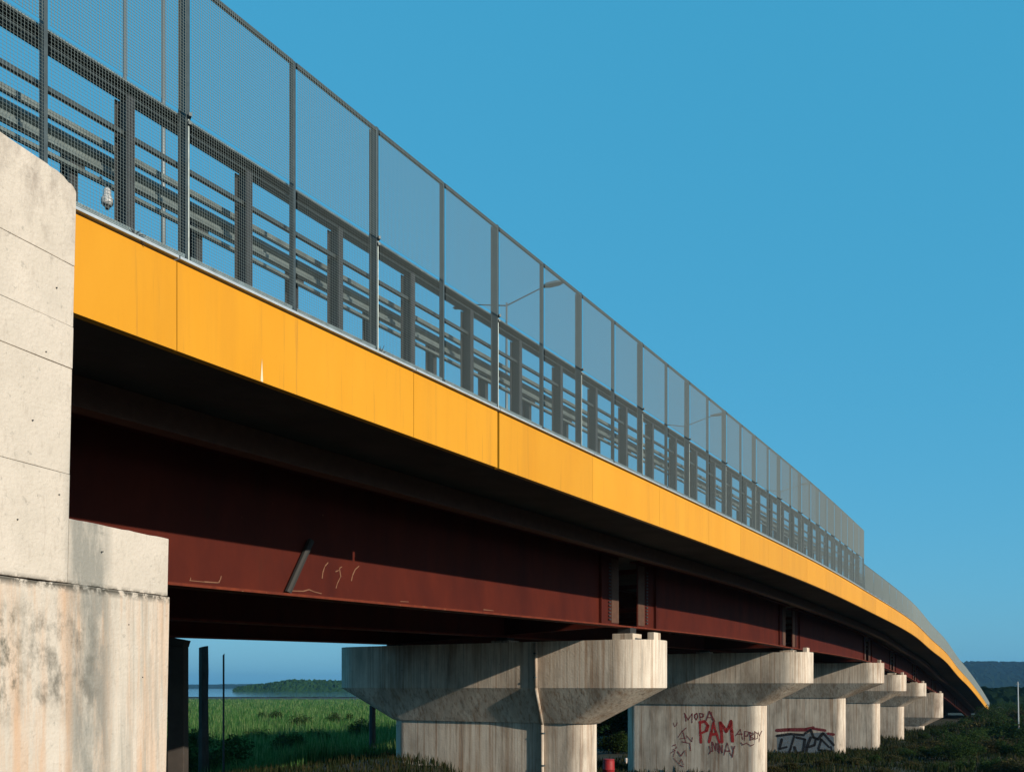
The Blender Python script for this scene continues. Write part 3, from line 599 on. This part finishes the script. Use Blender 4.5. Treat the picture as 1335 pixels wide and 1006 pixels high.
for u, d, v, k in [(1010,52,990,1),(1032,54,986,4),(1052,50,993,0),(1075,56,984,1),(1096,58,987,2),(1118,56,990,4),(1138,60,982,0),(1160,62,978,1),(1180,66,974,3),(1150,50,998,4),
                   (1200,74,962,4),(1216,80,957,1),(1236,84,950,5),(1255,90,942,0),(1270,96,938,2),(1286,104,930,1),(1302,110,927,5),(1318,100,930,0),(1334,96,926,3),(1350,104,928,1),
                   (1214,64,968,0),(1240,62,964,3),(1268,66,958,5),(1296,70,950,1),(1322,66,953,0),(1345,70,948,2),(1190,56,988,1),(1222,54,990,5),(1256,52,985,2),(1290,54,980,0),(1322,52,978,4),(1345,50,980,1),
                   (1275,140,922,0),(1292,150,920,3),(1310,160,917,5),(1328,150,919,1),(1345,170,916,2),(1300,200,914,3),(1325,210,912,0),(1340,230,912,5),(1283,180,918,1),(905,78,1004,1),(935,80,1002,4),(1205,112,952,2),(1222,118,945,0),(1240,126,938,3),(1256,134,931,5),(1128,78,972,4),(1168,88,968,1)]:
    x, y = onview(u, d); top = CZ+(895-v)/1200*d; h = max(.8, top-gz(x, y))*(1.3 if u > 1195 else 1.12); base_h = [2.9, 2.35, 3.4, 2.7, 2.2, 3.2][k]
    front.append((u, d, v)); plant(kinds, k, x, y, h/base_h, 'shrub', None, 'shrub', 'shrubs in the dark thicket on the right', ('foliage', 'stems'))
ORD = 'first second third fourth fifth sixth seventh eighth ninth tenth eleventh twelfth thirteenth fourteenth fifteenth sixteenth seventeenth eighteenth nineteenth twentieth'.split()
def order_labels(objs, fmt):
    for k, o in enumerate(sorted(objs, key=lambda o: o.location.x/o.location.y)): o['label'] = fmt.format(ORD[k])
shr = [o for o in bpy.data.objects if o.name.startswith('shrub')]; U = lambda o: 667+1200*o.location.x/o.location.y
order_labels([o for o in shr if U(o) < 960], '{} low bush from the left at the foot of the PAM graffiti wall')
order_labels([o for o in shr if 960 <= U(o) < 1200 and o.location.y < 72], '{} scrubby bush from the left in the row before the mural pier')
order_labels([o for o in shr if 960 <= U(o) < 1200 and o.location.y >= 72], '{} bush from the left standing between the farther piers')
order_labels([o for o in shr if U(o) >= 1200 and o.location.y < 74], '{} shrub from the left in the nearest row of the dark thicket at lower right')
order_labels([o for o in shr if U(o) >= 1200 and 74 <= o.location.y < 130], '{} shrub from the left in the second row of the thicket at right')
order_labels([o for o in shr if U(o) >= 1200 and o.location.y >= 130], '{} shrub from the left in the farthest row below the blue hill')
# trees beyond the far side of the bridge
for j, (s, lat, sc) in enumerate([(62,21,1.0),(70,24,1.1),(78,20.5,.95),(86,25,1.15),(93,21,1.0),(101,24,1.05),(110,21,1.1),(119,25,1),(128,22,1.1),(138,24,1.0),(150,22,1.1),(162,25,1.1),(75,29,1.2),(97,30,1.2),(115,31,1.2),(175,24,1.1)]):
    p = pos(s, lat); plant(tk, j, p[0], p[1], sc, 'tree', 'dark leafy tree behind the bridge, seen under the deck between the piers', 'tree', 'trees beyond the bridge', ('crown', 'trunk'))
for u, d, k in ((800, 74, 0), (822, 80, 3), (846, 76, 5), (870, 82, 2), (836, 90, 1), (812, 92, 4), (895, 88, 3)):
    p = onview(u, d); plant(kinds, k, p[0], p[1], 1.05, 'shrub', 'dark bush behind the bridge in the gap right of the nearest pier', 'shrub', 'bushes behind the nearest pier', ('foliage', 'stems'))
for u, d, j in ((805, 84, 0), (850, 88, 1), (828, 98, 2), (880, 96, 0)):
    p = onview(u, d); plant(tk, j, p[0], p[1], .95, 'tree', 'dark leafy tree in the gap between the nearest pier and the graffiti pier', 'tree', 'trees in the gap between the first two piers', ('crown', 'trunk'))
order_labels([o for o in bpy.data.objects if o.get('group') == 'bushes behind the nearest pier'], '{} dark bush from the left in the gap right of the nearest pier')
order_labels([o for o in bpy.data.objects if o.get('group') == 'trees in the gap between the first two piers'], '{} leafy tree from the left in the gap right of the nearest pier')
order_labels([o for o in bpy.data.objects if o.get('group') == 'trees beyond the bridge'], '{} dark tree from the left in the row beyond the bridge, seen under the deck')
p = onview(246, 43); plant(kinds, 0, p[0], p[1], 1.35, 'shrub', 'green bush left of the dark post in the opening under the bridge', 'shrub', None, ('foliage', 'stems'))
for q, (u, d, k, sc) in enumerate(((330, 70, 3, .75), (372, 58, 0, .8), (420, 66, 5, .7), (452, 52, 4, .8), (310, 52, 1, .7), (470, 72, 2, .8), (395, 90, 3, .9), (252, 56, 5, .8), (350, 110, 0, 1.0), (440, 100, 2, .9))):
    p = onview(u, d); plant(kinds, k, p[0], p[1], sc, 'shrub', None, 'shrub', 'bushes scattered in the reed meadow', ('foliage', 'stems'))
order_labels([o for o in bpy.data.objects if o.get('group') == 'bushes scattered in the reed meadow'], '{} bush from the left among the green reeds under the bridge opening')
p = onview(277, 40.5); plant(kinds, 2, p[0], p[1], .6, 'shrub', 'slim creeper growing against the right of the dark post', 'shrub', None, ('foliage', 'stems'))
for u, d, v, w_ in ((440, 62, 903, 0), ):
    pass
def blades(name, xy, h, wd, mt, lean=.35, z_off=0):
    n = len(xy); x, y = xy[:, 0], xy[:, 1]; z = gnd(x, y)+z_off; r = RNG; a = r.random(n)*2*np.pi; l = h*lean*r.random(n)
    dx, dy = np.cos(a), np.sin(a); px, py = -dy*wd, dx*wd
    b1 = np.stack([x-px, y-py, z-.05], 1); b2 = np.stack([x+px, y+py, z-.05], 1); m1 = np.stack([x+px*.8+dx*l*.35, y+py*.8+dy*l*.35, z+h*.6], 1); m0 = np.stack([x-px*.8+dx*l*.35, y-py*.8+dy*l*.35, z+h*.6], 1); t = np.stack([x+dx*l, y+dy*l, z+h], 1)
    V = np.stack([b1, b2, m1, m0, t], 1).reshape(-1, 3); k = np.arange(n)*5
    li = np.concatenate([np.stack([k, k+1, k+2, k+3], 1).ravel(), np.stack([k+3, k+2, k+4], 1).ravel()]).astype(np.int32)
    ls = np.concatenate([np.arange(n)*4, 4*n+np.arange(n)*3]).astype(np.int32)
    m = bpy.data.meshes.new(name); m.vertices.add(5*n); m.vertices.foreach_set('co', V.ravel().astype(np.float32)); m.loops.add(7*n); m.loops.foreach_set('vertex_index', li); m.polygons.add(2*n); m.polygons.foreach_set('loop_start', ls); m.update(calc_edges=True); m.materials.append(mt)
    return place(name, m, (0, 0, 0))
def scatter(n, s0, s1, l0, l1, clump=.9):
    s = RNG.uniform(s0, s1, n); l = RNG.uniform(l0, l1, n); F_ = np.array([frame(q) for q in np.linspace(s0, s1, 60)]); q = np.linspace(s0, s1, 60)
    x = np.interp(s, q, F_[:, 0])-np.interp(s, q, F_[:, 4])*l; y = np.interp(s, q, F_[:, 1])+np.interp(s, q, F_[:, 3])*l
    return np.stack([x+RNG.normal(0, .1, n), y+RNG.normal(0, .1, n)], 1)
def wedge(n, u0, u1, d0, d1):
    d = d0*(d1/d0)**RNG.random(n); u = RNG.uniform(u0, u1, n); return np.stack([(u-667)/1200*d, d], 1)
xy = wedge(150000, 200, 640, 38, 420); hh = (.75+.35*np.sin(xy[:, 0]*.5)*np.cos(xy[:, 1]*.33)+.25*np.sin(xy[:, 0]*1.7+xy[:, 1]*.9)+.7*RNG.random(len(xy))**3)*np.clip(xy[:, 1]/60, .55, 1)
tag(blades('reed_meadow', xy, hh, (.010+.010*RNG.random(len(xy)))*np.clip(xy[:, 1]/45, 1, 6), M['grassm']), 'tall green reeds filling the sunny meadow beyond the bridge', 'reeds', kind='stuff')
xy = scatter(50000, 12, 60, 6, 30); hh = .08+.3*RNG.random(len(xy))**2
tag(blades('undergrowth', xy, hh, .012+.01*RNG.random(len(xy)), M['weed']), 'sparse dry undergrowth in the shade below the bridge', 'weeds', kind='stuff')
xy = scatter(150000, 40, 160, -38, 17); hh = .12+(.30+.3*np.clip((xy[:, 1]-70)/60, 0, 1))*RNG.random(len(xy))**1.5*(1+.8*np.sin(xy[:, 0]*.8)*np.cos(xy[:, 1]*.6))
tag(blades('weed_patch', xy, hh, .02+.02*RNG.random(len(xy)), M['weed']), 'rough olive weeds covering the low ground beside the piers', 'weeds', kind='stuff')

# ------------------------------------------------------------------ posts and oddments
def post(name, u, d, v_top, w_, label, mt, cat, lean=0, sides=8, taper=.85, bottom=None):
    x, y = onview(u, d); zt = CZ+(895-v_top)/1200*d; zb_ = gz(x, y)-.3 if bottom is None else bottom
    g = MB(); n = 6; rr = random.Random(u)
    g.loft([[(x+lean*k/n+w_*(1-(1-taper)*k/n)*math.cos(t)*rr.uniform(.93, 1.07), y+w_*math.sin(t), zb_+(zt-zb_)*k/n+(.0 if k < n else .05*math.cos(t))) for t in np.linspace(0, 2*math.pi, sides, endpoint=False)] for k in range(n+1)])
    return tag(g.build(name, M[mt], None), label, cat)
post('old_post', 265, 39, 843, .23, 'thick dark weathered post standing in the reeds under the bridge opening', 'oldpost', 'post')
post('thin_pole', 291, 37, 853, .045, 'thin dark pole in the reeds right of the thick post', 'dark_steel', 'pole')
post('steel_post', 485, 41, 918, .16, 'dark bluish post beside the left end of the nearest pier', 'dark_steel', 'post')
pl = empty('support_pillar', (*onview(231, 28), gz(*onview(231, 28))), label='dark pillar under the deck right beside the pale abutment', cat='pillar')
x, y = onview(231, 28); g = MB(); g.box(x-.24, x+.25, y-.2, y+.25, gz(x, y)-.3, CZ+1.22); g.build('shaft', M['deck'], pl, bevel=.02)
g = MB(); g.quad_box([(x-.25, y-.25, CZ+1.22), (x+.24, y-.25, CZ+1.22), (x+.24, y+.3, CZ+1.22), (x-.25, y+.3, CZ+1.22), (x-.25, y-.25, CZ+1.52), (x+.30, y-.25, CZ+1.42), (x+.30, y+.3, CZ+1.42), (x-.25, y+.3, CZ+1.52)]); g.build('head', M['deck'], pl, bevel=.01)
# utility pole on the right
x, y = onview(1328, 95); zt = CZ+(895-888)/1200*95
up = empty('utility_pole', (x, y, gz(x, y)), label='slim pale utility pole against the blue hill at the right edge', cat='utility pole')
g = MB(); g.tube((x, y, gz(x, y)-.3), (x-.12, y, zt), .075, .05, 8); g.build('pole', M['white'], up)
g = MB(); g.tube((x-.35, y, zt-.25), (x+.12, y, zt-.25), .035, n=6); g.build('crossarm', M['lampsteel'], up)
# whitewashed block and red drum under the bridge
x, y = onview(823, 60); zt = CZ-(957-895)/1200*60; zg = gz(x, y); st_ = empty('marker_block', (x, y, zg), label='small whitewashed stump with pink stains in the dark beyond the nearest pier', cat='stump')
g = MB(); g.loft([[(x+a*k, y+b*k, z) for a, b in ((-.32, -.25), (.26, -.25), (.30, .25), (-.28, .25))] for z, k in ((zg-.2, 1), (zg+.5, .9), (zg+.62, .6), (zg+.8, .75), (zt-.25, .62), (zt, .6))]); g.build('shaft', M['paintwall'], st_, bevel=.03)
g = MB(); g.box(x-.42, x-.22, y-.2, y+.2, zg+.15, zg+.5); g.build('side_block', M['paintwall'], st_, bevel=.03)
x, y = onview(793, 50); zg = gz(x, y); dr = empty('plastic_drum', (x, y, zg), label='red plastic drum on the ground at the foot of the nearest pier', cat='drum')
g = MB(); R_ = [(0, .30), (.05, .32), (.4, .32), (.42, .34), (.46, .34), (.48, .32), (.85, .32), (.95, .29)]
g.loft([[(x+r*math.cos(t), y+r*math.sin(t), zg+h) for t in np.linspace(0, 2*math.pi, 20, endpoint=False)] for h, r in R_]); b_ = g.build('drum_body', M['redplastic'], dr, smooth=True)
g = MB(); g.loft([[(x+r*math.cos(t), y+r*math.sin(t), zg+h) for t in np.linspace(0, 2*math.pi, 20, endpoint=False)] for h, r in ((.94, .31), (.99, .31), (1.0, .27))]); g.build('lid', M['redplastic'], dr)

# ------------------------------------------------------------------ air
HAZE = 0.00010
if HAZE:
    g = MB(); g.box(-7000, 7000, -3500, 9500, -1.6, 125)
    o = g.build('haze', None); hm = bpy.data.materials.new('haze'); hm.use_nodes = True; N = hm.node_tree.nodes; N.clear()
    v = N.new('ShaderNodeVolumePrincipled'); v.inputs['Color'].default_value = (.34, .68, 1, 1); v.inputs['Density'].default_value = HAZE; v.inputs['Anisotropy'].default_value = .3
    oo = N.new('ShaderNodeOutputMaterial'); hm.node_tree.links.new(v.outputs[0], oo.inputs['Volume']); o.data.materials.append(hm); o['kind'] = 'stuff'
